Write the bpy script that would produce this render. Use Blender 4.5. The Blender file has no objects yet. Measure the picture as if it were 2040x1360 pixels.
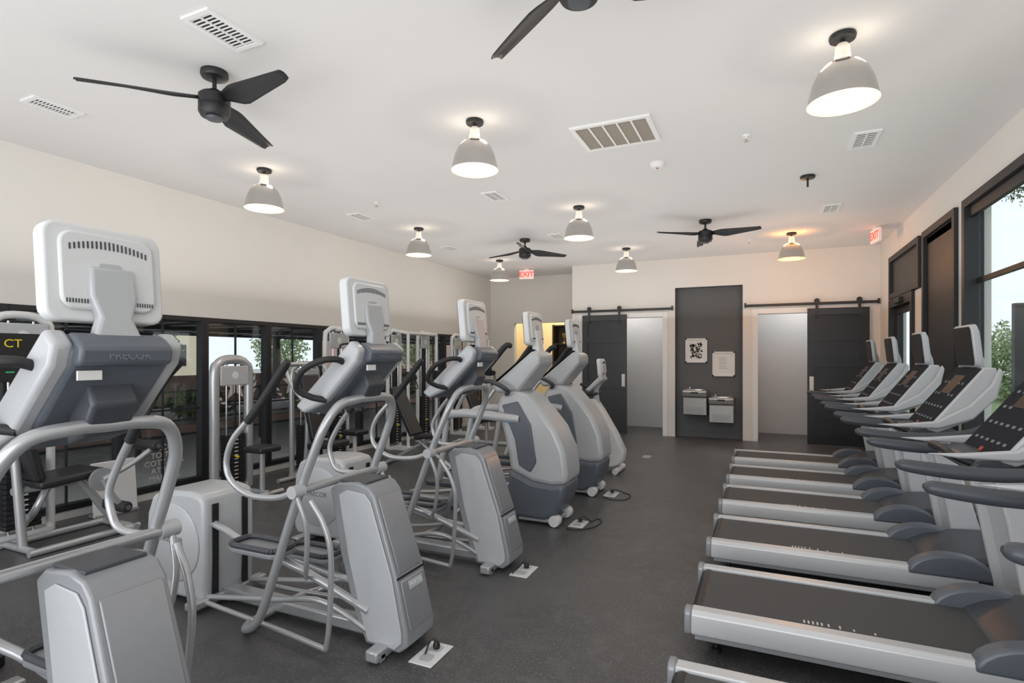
import bpy, bmesh, math, random
from mathutils import Vector, Matrix
random.seed(7)
PI = math.pi
S = bpy.context.scene
COL = S.collection
def R(a): return math.radians(a)

# ------------------------------------------------------------------ materials
def M(name, col, rough=.5, metal=0., var=.05, scale=25, bump=0., emit=None, es=0., coat=0., bscale=None, spec=.5):
    m = bpy.data.materials.new(name); m.use_nodes = True
    nt = m.node_tree; p = nt.nodes['Principled BSDF']
    tc = nt.nodes.new('ShaderNodeTexCoord')
    n = nt.nodes.new('ShaderNodeTexNoise'); n.inputs['Scale'].default_value = scale
    n.inputs['Detail'].default_value = 4
    nt.links.new(tc.outputs['Object'], n.inputs['Vector'])
    mx = nt.nodes.new('ShaderNodeMix'); mx.data_type = 'RGBA'
    mx.inputs[6].default_value = (*[max(0, c*(1-var)) for c in col], 1)
    mx.inputs[7].default_value = (*[min(1, c*(1+var)) for c in col], 1)
    nt.links.new(n.outputs['Fac'], mx.inputs[0])
    nt.links.new(mx.outputs[2], p.inputs['Base Color'])
    p.inputs['Roughness'].default_value = rough
    p.inputs['Metallic'].default_value = metal
    p.inputs['Specular IOR Level'].default_value = spec
    if coat: p.inputs['Coat Weight'].default_value = coat
    if emit:
        p.inputs['Emission Color'].default_value = (*emit, 1); p.inputs['Emission Strength'].default_value = es
    if bump:
        n2 = nt.nodes.new('ShaderNodeTexNoise'); n2.inputs['Scale'].default_value = bscale or scale*4
        nt.links.new(tc.outputs['Object'], n2.inputs['Vector'])
        b = nt.nodes.new('ShaderNodeBump'); b.inputs['Strength'].default_value = bump; b.inputs['Distance'].default_value = .01
        nt.links.new(n2.outputs['Fac'], b.inputs['Height']); nt.links.new(b.outputs['Normal'], p.inputs['Normal'])
    return m
def Mfloor():
    m = M('rubber_floor', (.070, .070, .073), .40, 0, .42, 1.7, .3, bscale=110, spec=.55)
    nt = m.node_tree; p = nt.nodes['Principled BSDF']
    tc = nt.nodes.new('ShaderNodeTexCoord')
    src = p.inputs['Base Color'].links[0].from_socket
    for sc, lo, hi, col in ((75, .58, .65, (.18, .18, .185, 1)), (9, .5, .8, (.115, .115, .117, 1)), (.7, .5, .75, (.105, .105, .107, 1))):
        v = nt.nodes.new('ShaderNodeTexNoise'); v.inputs['Scale'].default_value = sc; v.inputs['Detail'].default_value = 5
        nt.links.new(tc.outputs['Object'], v.inputs['Vector'])
        cr = nt.nodes.new('ShaderNodeValToRGB'); cr.color_ramp.elements[0].position = lo; cr.color_ramp.elements[1].position = hi
        nt.links.new(v.outputs['Fac'], cr.inputs[0])
        mx = nt.nodes.new('ShaderNodeMix'); mx.data_type = 'RGBA'
        nt.links.new(src, mx.inputs[6]); mx.inputs[7].default_value = col
        nt.links.new(cr.outputs[0], mx.inputs[0]); src = mx.outputs[2]
    nt.links.new(src, p.inputs['Base Color'])
    return m
def Mglass():
    m = bpy.data.materials.new('window_glass'); m.use_nodes = True
    nt = m.node_tree; nt.nodes.clear()
    o = nt.nodes.new('ShaderNodeOutputMaterial'); t = nt.nodes.new('ShaderNodeBsdfTransparent'); t.inputs[0].default_value = (.95, .96, .96, 1)
    g = nt.nodes.new('ShaderNodeBsdfGlossy'); g.inputs['Roughness'].default_value = .03
    mx = nt.nodes.new('ShaderNodeMixShader'); mx.inputs[0].default_value = .06
    nt.links.new(t.outputs[0], mx.inputs[1]); nt.links.new(g.outputs[0], mx.inputs[2])
    nt.links.new(mx.outputs[0], o.inputs[0]); return m
def Mleaf(name, a, b):
    m = bpy.data.materials.new(name); m.use_nodes = True; nt = m.node_tree; p = nt.nodes['Principled BSDF']
    tc = nt.nodes.new('ShaderNodeTexCoord'); n = nt.nodes.new('ShaderNodeTexNoise'); n.inputs['Scale'].default_value = 3
    nt.links.new(tc.outputs['Object'], n.inputs['Vector'])
    cr = nt.nodes.new('ShaderNodeValToRGB'); cr.color_ramp.elements[0].color = (*a, 1); cr.color_ramp.elements[1].color = (*b, 1)
    cr.color_ramp.elements[0].position = .35; cr.color_ramp.elements[1].position = .65
    nt.links.new(n.outputs['Fac'], cr.inputs[0]); nt.links.new(cr.outputs[0], p.inputs['Base Color']); p.inputs['Roughness'].default_value = .7
    return m
CEIL = M('ceiling_paint', (.76, .75, .745), .9, 0, .015, 3, .08, bscale=120)
WALL = M('wall_paint', (.77, .748, .715), .9, 0, .02, 3, .08, bscale=120)
GREYW = M('grey_wall_paint', (.54, .545, .555), .85, 0, .02, 4)
DKW = M('charcoal_wall_paint', (.120, .125, .132), .75, 0, .04, 5, .05)
TRIM = M('white_trim', (.82, .82, .82), .5, 0, .02)
FLOOR = Mfloor(); GLASS = Mglass()
FRAME = M('black_window_frame', (.018, .019, .022), .5, 0, .1)
BLACK = M('black_plastic', (.014, .014, .016), .45, 0, .1)
RUB = M('black_rubber', (.022, .022, .024), .6, 0, .15, 60, .1)
VINYL = M('black_vinyl', (.02, .02, .022), .42, 0, .1, 30, .05)
SILVER = M('silver_painted_tube', (.48, .49, .505), .26, .45, .04)
SHELL = M('light_grey_plastic', (.49, .505, .525), .30, .05, .03)
SHELLD = M('mid_grey_plastic', (.30, .31, .33), .30, .15, .04)
WHITE = M('white_plastic', (.72, .735, .745), .32, 0, .02)
SLATE = M('slate_plastic', (.060, .067, .080), .40, 0, .06)
SLATE2 = M('slate_blue_plastic', (.120, .136, .162), .36, .05, .05)
BANDL = M('embossed_letter', (.17, .185, .21), .45, 0, .05)
CHROME = M('chrome', (.75, .75, .76), .15, 1, .02)
ALU = M('spun_aluminium', (.60, .585, .565), .20, 1, .10, 8)
SHIN = M('shade_inner_white', (.40, .355, .30), .4, 0, .02)
BULB = M('bulb_glow', (1, .9, .75), .4, 0, 0, emit=(1, .88, .7), es=9)
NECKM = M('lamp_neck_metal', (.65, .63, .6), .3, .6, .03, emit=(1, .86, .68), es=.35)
SCREEN = M('dark_screen', (.022, .023, .026), .5, 0, .1, spec=.2)
PANEL = M('console_overlay', (.030, .033, .040), .85, 0, .2, 40, spec=.05)
BELT = M('treadmill_belt', (.075, .075, .077), .7, 0, .12, 120, .25, bscale=300)
RAILW = M('rail_white', (.62, .63, .645), .34, .15, .03)
STEEL = M('stainless_steel', (.52, .51, .49), .30, .85, .06, 12)
DOORB = M('black_door_paint', (.015, .016, .019), .35, 0, .06, 6, .03)
TAN = M('tan_filter', (.36, .32, .27), .9, 0, .1, 60)
RED = M('exit_red', (.9, .05, .04), .4, 0, 0, emit=(1, .06, .04), es=1.0)
EXITW = M('exit_face', (.85, .8, .78), .4, 0, .02, emit=(1, .45, .4), es=.2)
YEL = M('yellow_tag', (.85, .68, .03), .5); BLUE = M('blue_accent', (.03, .32, .6), .4)
GREEN = M('green_mark', (.05, .5, .2), .5); REDP = M('red_plastic', (.35, .03, .025), .5)
PAPER = M('paper_white', (.80, .80, .79), .7, 0, .02); INK = M('ink', (.03, .03, .03), .7)
PRINT = M('white_print', (.7, .7, .7), .6); DIMP = M('dim_print', (.24, .25, .27), .8, spec=.05)
DECAL = M('pale_decal', (.62, .58, .56), .7)
GOLD = M('gold', (.7, .45, .12), .3, .8)
CREAMY = M('warm_yellow_wall', (.78, .66, .44), .85, 0, .02)
WOODD = M('dark_wood', (.05, .03, .022), .5, 0, .3, 10)
CONC = M('paving', (.44, .43, .42), .9, 0, .12, 4); BRICKR = M('red_kerb', (.46, .30, .25), .9, 0, .15, 8)
PERG = M('pergola_dark', (.04, .038, .038), .7); GAPLIT = M('painted_slat_gap', (.80, .80, .78), .6)  # second colour is pale paint standing in for daylight between roof slats
STUCCO = M('yellow_stucco', (.76, .67, .48), .9, 0, .05)
BRICK = M('red_brick', (.46, .31, .25), .9, 0, .2, 20)
LEAF1 = Mleaf('leaf_dark', (.07, .12, .04), (.19, .26, .10)); LEAF2 = Mleaf('leaf_light', (.16, .24, .09), (.34, .42, .20))
BARK = M('bark', (.10, .07, .05), .9, 0, .3, 12)
GRASS = Mleaf('lawn', (.16, .22, .09), (.25, .31, .13))

# ------------------------------------------------------------------ mesh builder
def cat(pts, sub):
    P = [Vector(p) for p in pts]
    if len(P) < 3: return P
    out = []
    for i in range(len(P)-1):
        p0 = P[i-1] if i else P[0]*2-P[1]; p1 = P[i]; p2 = P[i+1]; p3 = P[i+2] if i+2 < len(P) else P[-1]*2-P[-2]
        for k in range(sub):
            t = k/sub
            out.append(.5*((2*p1)+(p2-p0)*t+(2*p0-5*p1+4*p2-p3)*t*t+(3*p1-p0-3*p2+p3)*t**3))
    out.append(P[-1]); return out
def rrect(w, h, r, n=5, c=(0, 0)):
    pts = []
    for cx, cy, a in ((w/2-r, h/2-r, 0), (-w/2+r, h/2-r, 90), (-w/2+r, -h/2+r, 180), (w/2-r, -h/2+r, 270)):
        for k in range(n+1):
            t = R(a+90*k/n); pts.append((c[0]+cx+r*math.cos(t), c[1]+cy+r*math.sin(t)))
    return pts
class B:
    def __init__(s): s.bm = bmesh.new()
    def box(s, c, d, rot=None):
        m = Matrix.Translation(Vector(c))
        if rot is not None: m = m @ rot
        bmesh.ops.create_cube(s.bm, size=1, matrix=m @ Matrix.Diagonal((*d, 1))); return s
    def bx(s, x0, x1, y0, y1, z0, z1):
        return s.box(((x0+x1)/2, (y0+y1)/2, (z0+z1)/2), (abs(x1-x0), abs(y1-y0), abs(z1-z0)))
    def prism(s, pts, a0, a1, axis='y', f=None):
        def P(u, v, a):
            q = {'y': (u, a, v), 'x': (a, u, v), 'z': (u, v, a)}[axis]
            return f(Vector(q)) if f else Vector(q)
        A = [s.bm.verts.new(P(u, v, a0)) for u, v in pts]; Bv = [s.bm.verts.new(P(u, v, a1)) for u, v in pts]
        n = len(pts); fs = [s.bm.faces.new(A), s.bm.faces.new(Bv)]
        for i in range(n): fs.append(s.bm.faces.new((A[i], A[(i+1) % n], Bv[(i+1) % n], Bv[i])))
        return s
    def tube(s, pts, r, n=12, sub=5, closed=False, sz=1.0):
        rr = r if isinstance(r, (list, tuple)) else [r]*len(pts)
        Q = cat([(p[0], p[1], p[2]) for p in pts], sub)
        Rr = [v.x for v in cat([(a, 0, 0) for a in rr], sub)]
        up = Vector((0, 0, 1)); prev = None
        for i, p in enumerate(Q):
            t = (Q[min(i+1, len(Q)-1)]-Q[max(i-1, 0)]).normalized()
            if prev is None:
                a = t.cross(up)
                if a.length < .1: a = t.cross(Vector((1, 0, 0)))
                a.normalize()
            else:
                a = (prev[1]-t*prev[1].dot(t)).normalized()
            b = t.cross(a)
            ring = [s.bm.verts.new(p+(a*math.cos(2*PI*k/n)+b*math.sin(2*PI*k/n)*sz)*Rr[i]) for k in range(n)]
            if prev:
                for k in range(n): s.bm.faces.new((prev[0][k], prev[0][(k+1) % n], ring[(k+1) % n], ring[k]))
            else: s.bm.faces.new(ring)
            prev = (ring, a)
        s.bm.faces.new(prev[0]); return s
    def cyl(s, p0, p1, r, n=20): return s.tube([p0, p1], r, n, 1)
    def lathe(s, prof, c=(0, 0, 0), n=32, axis='z', cap=True):
        rings = []
        for r, z in prof:
            ring = []
            for k in range(n):
                a = 2*PI*k/n; u, v = r*math.cos(a), r*math.sin(a)
                q = {'z': (u, v, z), 'y': (u, z, v), 'x': (z, u, v)}[axis]
                ring.append(s.bm.verts.new(Vector(q)+Vector(c)))
            rings.append(ring)
        for A, C in zip(rings, rings[1:]):
            for k in range(n): s.bm.faces.new((A[k], A[(k+1) % n], C[(k+1) % n], C[k]))
        if cap: s.bm.faces.new(rings[0]); s.bm.faces.new(rings[-1])
        return s
    def sphere(s, c, r, sc=(1, 1, 1), n=16):
        bmesh.ops.create_uvsphere(s.bm, u_segments=n, v_segments=n//2+2, radius=r, matrix=Matrix.Translation(Vector(c)) @ Matrix.Diagonal((*sc, 1))); return s
    def xf(s, m): bmesh.ops.transform(s.bm, matrix=m, verts=s.bm.verts); return s
    def build(s, name, mat, parent=None, bev=0, seg=2, smooth=True, ang=40):
        bmesh.ops.recalc_face_normals(s.bm, faces=s.bm.faces)
        me = bpy.data.meshes.new(name); s.bm.to_mesh(me); s.bm.free()
        me.materials.append(mat)
        if smooth:
            me.polygons.foreach_set('use_smooth', [True]*len(me.polygons)); me.set_sharp_from_angle(angle=R(ang))
        o = bpy.data.objects.new(name, me); COL.objects.link(o)
        if parent: o.parent = parent
        if bev:
            b = o.modifiers.new('Bevel', 'BEVEL'); b.width = bev; b.segments = seg; b.limit_method = 'ANGLE'; b.angle_limit = R(35)
        return o
def tilt(x, z, a): return Matrix.Translation((x, 0, z)) @ Matrix.Rotation(a, 4, 'Y') @ Matrix.Translation((-x, 0, -z))
def thing(name, label, cate, loc=(0, 0, 0), rz=0, group=None):
    o = bpy.data.objects.new(name, None); COL.objects.link(o); o.empty_display_size = .1
    o.location = loc; o.rotation_euler = (0, 0, rz); o['label'] = label; o['category'] = cate
    if group: o['group'] = group
    return o
def tag(o, label, cate, group=None):
    o['label'] = label; o['category'] = cate
    if group: o['group'] = group
    return o
def struct(o, label=None):
    o['kind'] = 'structure'
    if label: o['label'] = label
    return o
def dup(root, loc, label, rz=None):
    def cp(o, par):
        c = o.copy(); COL.objects.link(c)
        if par: c.parent = par
        for ch in list(o.children): cp(ch, c)
        return c
    r = cp(root, None); r.location = loc; r['label'] = label
    if rz is not None: r.rotation_euler = (0, 0, rz)
    return r
FX = Matrix(((0, 0, 1), (1, 0, 0), (0, 1, 0)))      # text facing +X
FMY = Matrix(((1, 0, 0), (0, 0, -1), (0, 1, 0)))    # facing -Y
def text(body, size, mat, parent, loc, rot, name='lettering', ext=.001, sp=1.0, mirror=False, bold=0):
    c = bpy.data.curves.new('txt', 'FONT'); c.body = body; c.size = size; c.align_x = 'CENTER'; c.align_y = 'CENTER'; c.extrude = ext; c.space_line = sp; c.offset = bold
    c.resolution_u = 3
    t = bpy.data.objects.new('txt', c); COL.objects.link(t)
    dg = bpy.context.evaluated_depsgraph_get(); dg.update()
    me = bpy.data.meshes.new_from_object(t.evaluated_get(dg)); bpy.data.objects.remove(t)
    m4 = rot.to_4x4()
    if mirror: m4 = m4 @ Matrix.Diagonal((-1, 1, 1, 1))
    me.transform(Matrix.Translation(Vector(loc)) @ m4); me.name = name
    me.materials.clear(); me.materials.append(mat)
    o = bpy.data.objects.new(name, me); COL.objects.link(o)
    if parent: o.parent = parent
    return o
def light(kind, name, loc, energy, color, size=.1, rot=None, sy=None):
    l = bpy.data.lights.new(name, kind); l.energy = energy; l.color = color
    if kind == 'AREA':
        l.shape = 'RECTANGLE'; l.size = size; l.size_y = sy
    else: l.shadow_soft_size = size
    o = bpy.data.objects.new(name, l); COL.objects.link(o); o.location = loc
    if rot: o.rotation_euler = rot
    return o

# ------------------------------------------------------------------ camera
cam_d = bpy.data.cameras.new('camera'); cam = bpy.data.objects.new('camera', cam_d); COL.objects.link(cam)
cam.location = (0, 0, 1.6); cam.rotation_euler = (R(90), 0, R(24.44)); cam_d.sensor_width = 36; cam_d.lens = 36*1100/2040
cam_d.shift_y = 30/2040; cam_d.clip_start = .05; S.camera = cam

# ------------------------------------------------------------------ room
XL, XR, YB, YF, H = -6.25, 1.86, 11.4, 12.45, 3.55
Y0 = -2.5
struct(B().bx(XL-.2, XR+.2, Y0, 15.2, -.1, 0).build('floor', FLOOR, smooth=False), 'dark speckled rubber gym floor')
struct(B().bx(XL-.2, XR+.2, Y0, 15.2, H, H+.1).build('ceiling', CEIL, smooth=False), 'flat off white painted ceiling')
WT = 2.08
w = B(); w.bx(XL-.2, XL, Y0, YF+.2, WT, H); w.bx(XL-.2, XL, Y0, YF+.2, 0, .08); w.bx(XL-.2, XL, 11.02, YF+.2, .08, WT); w.bx(XL-.2, XL, Y0, -.26, .08, WT)
struct(w.build('wall_left', WALL, smooth=False), 'cream left wall above the long row of windows')
ys = [-.23, .74, 1.71, 2.68, 3.65, 4.62, 5.58, 6.55, 7.52, 8.5, 9.5, 10.25, 11.0]
for i in range(len(ys)-1):
    a, b = ys[i], ys[i+1]
    o = bpy.data.objects.new('window_%d' % (i+1), None); COL.objects.link(o); o.location = (XL-.06, (a+b)/2, 0); struct(o, 'full height black framed window in the left wall')
    hw = (b-a)/2-.002; f = B(); th = .045
    f.bx(-.03, .07, -hw, -hw+th, .08, WT); f.bx(-.03, .07, hw-th, hw, .08, WT)
    f.bx(-.03, .07, -hw+th, hw-th, .08, .14); f.bx(-.03, .07, -hw+th, hw-th, WT-.05, WT)
    f.bx(-.02, .02, -hw+th, hw-th, .965, .985); f.bx(-.012, .012, -.008, .008, .14, WT-.05)
    f.build('window_frame', FRAME, o, smooth=False)
    B().bx(-.004, .004, -hw+th, hw-th, .14, WT-.05).build('glass', GLASS, o, smooth=False)
    if i == 4:
        text('WELCOME\nTO THE\nCOTTAGES\nAT SAN\nMARCOS', .09, DECAL, o, (.006, .02, .38), FX, 'welcome_lettering', sp=.95)
    if i in (5, 6):
        b2 = B(); cz = 1.22
        pts = []
        for k in range(10):
            rr = .20 if k % 2 == 0 else .085; t = PI/2+k*PI/5; pts.append((rr*math.cos(t), cz+rr*math.sin(t)))
        b2.prism(pts, .005, .008, 'x'); b2.build('star_emblem', DECAL, o, smooth=False)
        b2 = B()
        for sgn in (-1, 1):
            for k in range(9):
                t = R(-70+k*17); cx, cc = sgn*.3*math.cos(t), cz+.02+.3*math.sin(t); a2 = t+R(60)
                lp = [(-.055, 0), (-.02, .022), (.055, 0), (-.02, -.022)]
                b2.prism([(cx+sgn*(u*math.cos(a2)-v*math.sin(a2)), cc+u*math.sin(a2)+v*math.cos(a2)) for u, v in lp], .005, .008, 'x')
        b2.build('wreath_emblem', DECAL, o, smooth=False)
w = B(); w.bx(XL, -5.6, YF, YF+.15, 0, H); w.bx(-5.6, -3.9, YF, YF+.15, 2.42, H); w.bx(-4.02, -3.6, YF, YF+.15, 0, 2.42)
struct(w.build('wall_far_recess', WALL, smooth=False), 'cream far wall around the passage opening')
struct(B().bx(-6.4, -3.3, 14.6, 14.7, 0, H).build('wall_passage', CREAMY, smooth=False))
struct(B().bx(-3.6, -3.5, YF, 14.6, 0, H).build('wall_passage_right', CREAMY, smooth=False))
struct(B().bx(-6.25, -6.15, YF+.15, 14.6, 0, H).build('wall_passage_left', CREAMY, smooth=False))
OT = 2.42
w = B()
w.bx(-3.75, -3.5, YB, YB+.15, 0, H); w.bx(-3.5, -1.84, YB, YB+.15, OT, H)
w.bx(-1.84, -1.60, YB, YB+.15, 0, H); w.bx(-1.60, -.35, YB, YB+.15, 2.97, H)
w.bx(-.35, -.085, YB, YB+.15, 0, H); w.bx(-.085, 1.55, YB, YB+.15, OT, H); w.bx(1.55, XR, YB, YB+.15, 0, H)
w.bx(-3.75, -3.6, YB+.15, YF, 0, H)
struct(w.build('wall_back', WALL, smooth=False), 'cream back wall with two sliding doors')
struct(B().bx(-1.84, -.085, YB+.15, YB+.25, 0, 3.1).build('wall_alcove', DKW, smooth=False), 'charcoal painted alcove in the back wall')
al = B(); al.bx(-1.60, -1.594, YB, YB+.15, 0, 2.97); al.bx(-.356, -.35, YB, YB+.15, 0, 2.97); al.bx(-1.6, -.35, YB, YB+.15, 2.964, 2.97)
struct(al.build('trim_alcove', DKW, smooth=False))
for nm, x0, x1 in (('closet_left', -3.6, -1.84), ('closet_right', -.085, 1.6)):
    b = B(); b.bx(x0, x1, 12.75, 12.85, 0, H); b.bx(x0-.1, x0, YB+.25, 12.85, 0, H); b.bx(x1, x1+.1, YB+.25, 12.85, 0, H)
    struct(b.build('wall_'+nm, GREYW, smooth=False))
def casing(n, x0, x1):
    b = B()
    b.bx(x0-.10, x0, YB-.02, YB+.16, 0, OT+.08); b.bx(x1, x1+.10, YB-.02, YB+.16, 0, OT+.08); b.bx(x0, x1, YB-.02, YB+.16, OT-.02, OT+.08)
    struct(b.build('trim_%d' % n, TRIM, bev=.004), 'white door casing on the back wall')
casing(1, -3.5, -1.84); casing(2, -.085, 1.6)
bb = B(); bb.bx(-1.594, -.356, YB+.13, YB+.149, 0, .1); struct(bb.build('baseboard_alcove', DKW, smooth=False))
bb = B(); bb.bx(XR-.015, XR, Y0, 4.0, 0, .1); bb.bx(XR-.015, XR, 7.05, 7.15, 0, .1); bb.bx(XR-.015, XR, 10.6, YB-.03, 0, .1); struct(bb.build('baseboard_right', FRAME, smooth=False))
bb = B(); bb.bx(XL, -5.6, YF-.015, YF, 0, .1); struct(bb.build('baseboard_back', FRAME, smooth=False))
w = B(); T2 = 3.16
w.bx(XR, XR+.2, Y0, YB+.15, T2, H); w.bx(XR, XR+.2, Y0, 4.0, 0, T2); w.bx(XR, XR+.2, 6.94, 7.18, 0, T2)
w.bx(XR, XR+.2, 4.0, 6.94, 0, .45); w.bx(XR, XR+.2, 7.18, 8.48, 0, .45); w.bx(XR, XR+.2, 8.48, 8.62, 0, T2); w.bx(XR, XR+.2, 10.5, YB+.15, 0, T2)
w.bx(XR, XR+.2, 8.62, 9.0, 0, 2.49)
struct(w.build('wall_right', WALL, smooth=False), 'cream right wall with tall black framed windows')
def rwin(n, a, b, z0, z1, bars_y=(), bars_z=(), label='', shade=None):
    o = bpy.data.objects.new('window_%d' % n, None); COL.objects.link(o); o.location = (XR, 0, 0); struct(o, label)
    f = B(); th = .08
    for y0, y1, c, d in ((a, a+th, z0, z1), (b-th, b, z0, z1), (a+th, b-th, z0, z0+th), (a+th, b-th, z1-th, z1)): f.bx(-.04, .12, y0, y1, c, d)
    for y in bars_y: f.bx(.06, .10, y-.022, y+.022, z0+th, z1-th)
    for z in bars_z: f.bx(.06, .10, a+th, b-th, z-.022, z+.022)
    f.build('window_frame', FRAME, o, smooth=False)
    B().bx(.08, .088, a+th, b-th, z0+th, z1-th).build('glass', GLASS, o, smooth=False)
    if shade: B().bx(0, .03, a+th, b-th, shade, z1-th).build('roller_shade', BLACK, o, smooth=False)
    if n != 15: B().bx(0, .05, a+th, b-th, z1-th-.10, z1-th).build('shade_cassette', FRAME, o, bev=.01)
    return o
rwin(13, 4.0, 6.94, .45, 3.16, (5.47,), (2.35,), 'tall black framed window with trees outside, nearest on the right wall')
rwin(14, 7.18, 8.48, .45, 3.16, (), (), 'tall window on the right wall with its black shade drawn down', shade=.55)
rwin(15, 8.66, 10.5, 2.5, 3.16, (), (), 'small black transom window above the exit door', shade=2.6)
o = bpy.data.objects.new('door_3', None); COL.objects.link(o); o.location = (XR, 0, 0); struct(o, 'black framed glass exit door in the right wall')
f = B()
f.bx(-.04, .14, 9.0, 9.10, 0, 2.49); f.bx(-.04, .14, 10.40, 10.5, 0, 2.49); f.bx(-.04, .14, 9.10, 10.40, 2.36, 2.49)
f.build('door_frame', FRAME, o, smooth=False)
f = B(); f.bx(.04, .09, 9.10, 9.2, .01, 2.36); f.bx(.04, .09, 10.30, 10.40, .01, 2.36); f.bx(.04, .09, 9.2, 10.30, .01, .25); f.bx(.04, .09, 9.2, 10.30, 2.26, 2.36)
f.build('door_leaf', FRAME, o, smooth=False)
B().bx(.06, .068, 9.2, 10.30, .25, 2.26).build('glass', GLASS, o, smooth=False)
B().bx(-.02, .01, 9.15, 10.35, .98, 1.05).build('push_bar', STEEL, o, bev=.008)
B().bx(-.09, 0, 9.5, 9.85, 2.38, 2.46).build('door_closer', BLACK, o, bev=.008)

def barn(n, x0, x1, label, hx):
    o = bpy.data.objects.new('door_%d' % n, None); COL.objects.link(o); o.location = (0, 0, 0); struct(o, label)
    y0, y1 = YB-.085, YB-.035; z0, z1 = .015, 2.47; f = B(); st = .12
    f.bx(x0, x0+st, y0, y1, z0, z1); f.bx(x1-st, x1, y0, y1, z0, z1)
    n5 = 5; hh = (z1-z0-st)/n5
    for k in range(n5+1): f.bx(x0+st, x1-st, y0, y1, z0+k*hh, z0+k*hh+st)
    f.bx(x0+st, x1-st, y0+.025, y1-.005, z0, z1)
    f.build('door_leaf', DOORB, o, smooth=False)
    h = B(); h.bx(hx-.035, hx+.035, y0-.012, y0, .98, 1.24); h.bx(hx-.02, hx+.02, y0-.03, y0-.012, 1.0, 1.22); h.build('door_handle', WHITE, o, bev=.005)
    for x in (x0+.15, x1-.15):
        g = B(); g.bx(x-.022, x+.022, y0-.008, y0, 2.30, 2.60); g.lathe([(.045, -.012), (.045, .012)], (x, y0+.01, 2.605), 20, 'y'); g.build('hanger', BLACK, o)
barn(1, -3.50, -2.556, 'black five panel sliding barn door on the left side of the back wall', -2.62)
barn(2, .733, 1.69, 'black five panel sliding barn door at the right end of the back wall', .80)
def track(n, x0, x1):
    b = B(); b.bx(x0, x1, YB-.075, YB-.062, 2.53, 2.58)
    k = x0+.12
    while k < x1: b.cyl((k, YB-.09, 2.555), (k, YB, 2.555), .014, 10); k += .44
    b.bx(x0, x0+.03, YB-.1, YB-.05, 2.52, 2.61); b.bx(x1-.03, x1, YB-.1, YB-.05, 2.52, 2.61)
    return b
tag(track(1, -3.74, -1.63).build('sliding_door_track', BLACK), 'black steel door track left of the charcoal alcove', 'door track')
tag(track(2, -.32, 1.84).build('sliding_door_track', BLACK), 'black steel door track right of the charcoal alcove', 'door track')

# ------------------------------------------------------------------ alcove pictures and fountains
def picture(x, z, label, kind):
    t = thing('framed_picture', label, 'picture', (x, YB+.15, z), 0, 'framed pictures in the alcove')
    f = B(); W_, H_ = .41, .48
    for a in ((-W_/2, W_/2, H_/2-.025, H_/2), (-W_/2, W_/2, -H_/2, -H_/2+.025), (-W_/2, -W_/2+.025, -H_/2, H_/2), (W_/2-.025, W_/2, -H_/2, H_/2)):
        f.bx(a[0], a[1], -.03, 0, a[2], a[3])
    f.build('frame', TRIM, t, smooth=False)
    B().bx(-W_/2+.02, W_/2-.02, -.014, -.002, -H_/2+.02, H_/2-.02).build('mat_board', PAPER, t, smooth=False)
    b = B(); rnd = random.Random(3)
    if kind:
        for k in range(110):
            cx, cz = rnd.uniform(-.11, .11), rnd.uniform(-.15, .15); a = rnd.uniform(0, PI); L, w_ = rnd.uniform(.018, .036), rnd.uniform(.006, .013)
            b.prism([(cx+u*math.cos(a)-v*math.sin(a), cz+u*math.sin(a)+v*math.cos(a)) for u, v in ((-L, 0), (0, w_), (L, 0), (0, -w_))], -.017, -.0145, 'y')
        b.build('leaf_print', INK, t, smooth=False)
    else:
        for k in range(8): b.bx(-.08, rnd.uniform(.03, .08), -.017, -.0145, .12-k*.03, .126-k*.03)
        b.build('text_print', SHELLD, t, smooth=False)
picture(-1.21, 1.72, 'white framed black leaf print, left and higher of the two alcove pictures', True)
picture(-.70, 1.455, 'white framed text print, right and lower of the two alcove pictures', False)
def fountain(x, zt, label):
    t = thing('drinking_fountain', label, 'drinking fountain', (x, YB+.15, zt), 0, 'drinking fountains in the alcove')
    B().prism([(0, -.48), (0, 0), (-.44, 0), (-.46, -.03), (-.44, -.12), (-.38, -.14), (-.36, -.48)], -.22, .22, 'x').build('cabinet', STEEL, t, bev=.01)
    b = B(); b.prism(rrect(.40, .36, .08, 5, (0, -.22)), 0.001, .018, 'z'); b.build('basin_rim', CHROME, t, bev=.004)
    b = B(); b.prism(rrect(.32, .28, .07, 5, (0, -.22)), .0185, .0195, 'z'); b.build('basin', SHELLD, t)
    B().tube([(-.12, -.1, .018), (-.12, -.1, .06), (-.10, -.12, .075), (-.07, -.15, .065)], .012).build('spout', CHROME, t)
    B().bx(-.07, .07, -.468, -.455, -.06, -.03).build('push_bar', BLACK, t, bev=.003)
    b = B()
    for k in range(6): b.bx(-.16, .16, -.372, -.358, -.44+k*.02, -.43+k*.02)
    b.build('grille', SHELLD, t, smooth=False)
fountain(-1.20, .95, 'stainless drinking fountain, left and higher one in the charcoal alcove')
fountain(-.72, .82, 'stainless drinking fountain, right and lower one in the charcoal alcove')

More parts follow.
